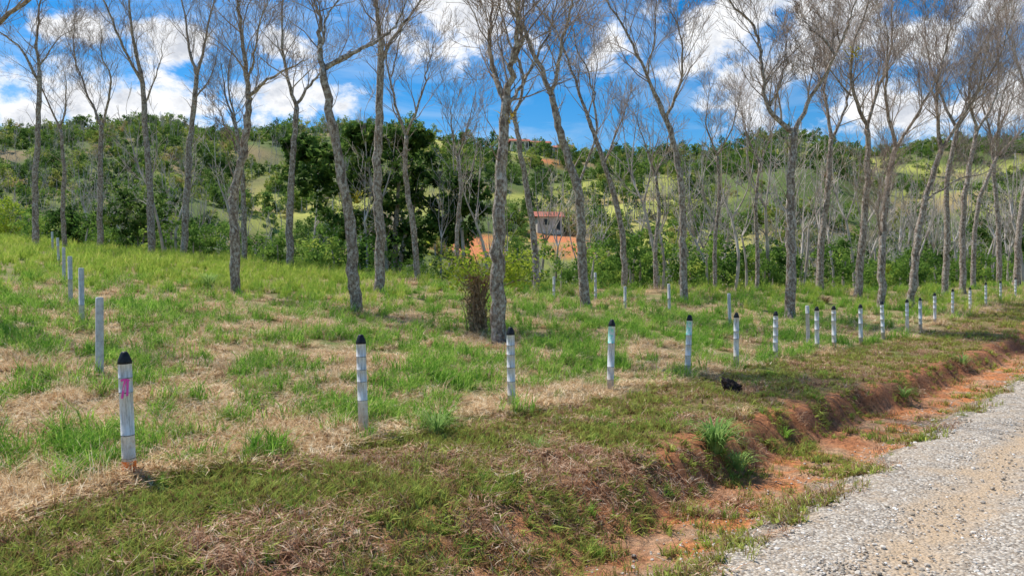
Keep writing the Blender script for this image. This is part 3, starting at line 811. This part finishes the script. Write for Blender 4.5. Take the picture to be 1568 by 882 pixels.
# ------------------------------------------------------------------ small ridge houses
M_wall = pbr("house_wall", lambda nt, tc: ramp(nt, nz(nt, tc.outputs['Object'], 1, 3), [(.3, (.55, .5, .42)), (.7, (.7, .66, .6))]), .9)
M_roof = pbr("red_sheet_roof", lambda nt, tc: ramp(nt, nz(nt, tc.outputs['Object'], 2, 3), [(.3, (.42, .13, .08)), (.7, (.60, .21, .13))]), .7)
M_win = pbr("window_glass", lambda nt, tc: (.03, .035, .04), .2)
def box(mb, x0, x1, y0, y1, z0, z1, mi):
    b = len(mb.v)
    mb.v += [(x, y, z) for z in (z0, z1) for y in (y0, y1) for x in (x0, x1)]
    for f in ((0, 1, 5, 4), (1, 3, 7, 5), (3, 2, 6, 7), (2, 0, 4, 6), (4, 5, 7, 6), (0, 2, 3, 1)): mb.face(tuple(b + q for q in f), mi)
def house(px, yy, w, rot, zo=1.6):
    x = (px - 784) / F * yy; z = height(x, yy) + zo
    e = bpy.data.objects.new("farmhouse", None); sc.collection.objects.link(e); e.location = (x, yy, z); e.rotation_euler = (0, 0, rot)
    d = 5.0; h = 2.6
    m = MB(); box(m, -w / 2, w / 2, -d / 2, d / 2, -3.5, h, m.mat(M_wall)); parts = [m.build("walls", False)]
    m = MB(); mi = m.mat(M_roof)
    m.v += [(-w / 2 - .6, -d / 2 - .6, h + .02), (w / 2 + .6, -d / 2 - .6, h + .02), (w / 2 + .6, d / 2 + .6, h + .02), (-w / 2 - .6, d / 2 + .6, h + .02), (-w / 2 - .6, 0, h + 1.3), (w / 2 + .6, 0, h + 1.3)]
    for f in ((0, 1, 5, 4), (2, 3, 4, 5), (0, 4, 3), (1, 2, 5)): m.face(f, mi)
    parts.append(m.build("roof", False))
    m = MB(); mi = m.mat(M_win); q = -w / 2 + 1.2
    while q < w / 2 - 1.5: box(m, q, q + 1.2, -d / 2 - .05, -d / 2 - .005, 1, 2.2, mi); q += 2.6
    parts.append(m.build("windows", False))
    m = MB(); box(m, w / 2 - 1.3, w / 2 - .4, -d / 2 - .06, -d / 2 - .005, 0, 2.1, m.mat(M_win)); parts.append(m.build("door", False))
    for p in parts: p.parent = e
house(822, 296, 10, .2, 1.4); house(862, 298, 8, -.2, 1.6); house(795, 290, 7, .1, 1.2)
house(838, spots[4][1] + 9, 5, .15, .2)

# ------------------------------------------------------------------ light
EL = math.radians(58)
S = Vector((-.80, .60, 0)).normalized() * math.cos(EL) + Vector((0, 0, math.sin(EL)))
sl = bpy.data.lights.new("sun", 'SUN'); sl.energy = 5.0; sl.angle = math.radians(.5); sl.color = (1, .955, .88)
so = bpy.data.objects.new("sun", sl); so.rotation_euler = S.to_track_quat('Z', 'Y').to_euler(); sc.collection.objects.link(so)
w = bpy.data.worlds.new("World"); sc.world = w; w.use_nodes = True
nt = w.node_tree; nt.nodes.clear()
out = nt.nodes.new('ShaderNodeOutputWorld'); bg = nt.nodes.new('ShaderNodeBackground'); bg.inputs[1].default_value = .13
sky = nt.nodes.new('ShaderNodeTexSky'); sky.sky_type = 'NISHITA'; sky.sun_disc = False
sky.sun_elevation = EL; sky.sun_rotation = math.atan2(S.x, S.y); sky.air_density = 1.0; sky.dust_density = .2; sky.ozone_density = 3.0
hs_ = nt.nodes.new('ShaderNodeHueSaturation'); hs_.inputs['Saturation'].default_value = 1.5; hs_.inputs['Value'].default_value = 1.03
nt.links.new(sky.outputs[0], hs_.inputs['Color'])
tc = nt.nodes.new('ShaderNodeTexCoord'); D = tc.outputs['Generated']
acc = None
for px, py, rx, ry in ((285, 72, 70, 34), (690, 25, 115, 55), (430, 62, 50, 28), (945, 68, 62, 34), (1120, 35, 110, 60), (1280, 25, 130, 70), (1145, 135, 75, 60), (1045, 105, 45, 25), (1390, 60, 80, 50), (1370, 175, 130, 50), (1530, 160, 80, 55), (1250, 95, 50, 30), (40, 165, 140, 50), (250, 165, 170, 48), (430, 145, 120, 38), (1520, 20, 80, 30), (110, 45, 60, 24), (810, 60, 35, 20)):
    c = Vector(((px - 784) / F, 1, (434 - py) / F)); nn_ = c.length; c.normalize()
    a = nt.nodes.new('ShaderNodeVectorMath'); a.operation = 'SUBTRACT'; nt.links.new(D, a.inputs[0]); a.inputs[1].default_value = c
    b = nt.nodes.new('ShaderNodeVectorMath'); b.operation = 'MULTIPLY'; nt.links.new(a.outputs[0], b.inputs[0])
    b.inputs[1].default_value = (F * nn_ / rx, F * nn_ / rx * .8, F * nn_ / ry)
    l = nt.nodes.new('ShaderNodeVectorMath'); l.operation = 'LENGTH'; nt.links.new(b.outputs[0], l.inputs[0])
    f = mth(nt, 'SUBTRACT', 1.0, l.outputs['Value'])
    acc = f if acc is None else mth(nt, 'MAXIMUM', acc, f)
acc = mth(nt, 'MAXIMUM', acc, -.8)
mp = nt.nodes.new('ShaderNodeMapping'); mp.inputs['Scale'].default_value = (1, 1, 1.4); nt.links.new(D, mp.inputs[0])
n1 = nz(nt, mp.outputs[0], 13, 9, .66, .15)
dn = mth(nt, 'ADD', acc, mth(nt, 'MULTIPLY_ADD', n1, 4.2, -2.1))
al = nt.nodes.new('ShaderNodeMapRange'); al.interpolation_type = 'SMOOTHSTEP'; al.inputs[1].default_value = -.15; al.inputs[2].default_value = .65
nt.links.new(dn, al.inputs[0])
n2 = nz(nt, mp.outputs[0], 16, 5, .65)
sh_ = mth(nt, 'ADD', mth(nt, 'MULTIPLY', dn, .22), n2)
ccol = ramp(nt, sh_, [(.42, (8.6, 8.6, 8.7)), (.64, (7.7, 7.8, 8.0)), (.84, (5.0, 5.3, 5.9))])
mp2 = nt.nodes.new('ShaderNodeMapping'); mp2.inputs['Scale'].default_value = (1, 1, 4); nt.links.new(D, mp2.inputs[0])
ci = mth(nt, 'MULTIPLY', mth(nt, 'MULTIPLY_ADD', nz(nt, mp2.outputs[0], 4, 6, .62, .8), 3, -1.3, clamp=True), .45)
base = mixc(nt, ci, hs_.outputs[0], (6.2, 7.0, 7.8))
fin = mixc(nt, al.outputs[0], base, ccol)
nt.links.new(fin, bg.inputs[0]); nt.links.new(bg.outputs[0], out.inputs[0])

# ------------------------------------------------------------------ camera
cd = bpy.data.cameras.new("camera"); cam = bpy.data.objects.new("camera", cd); sc.collection.objects.link(cam)
cd.sensor_width = 36; cd.lens = 25.94; cd.clip_end = 3000; cd.clip_start = .05
cam.location = (0, 0, CZ); cam.rotation_euler = (math.radians(90 - .35), 0, 0)
sc.camera = cam
sc.view_settings.view_transform = 'Standard'; sc.view_settings.look = 'None'; sc.view_settings.exposure = 0
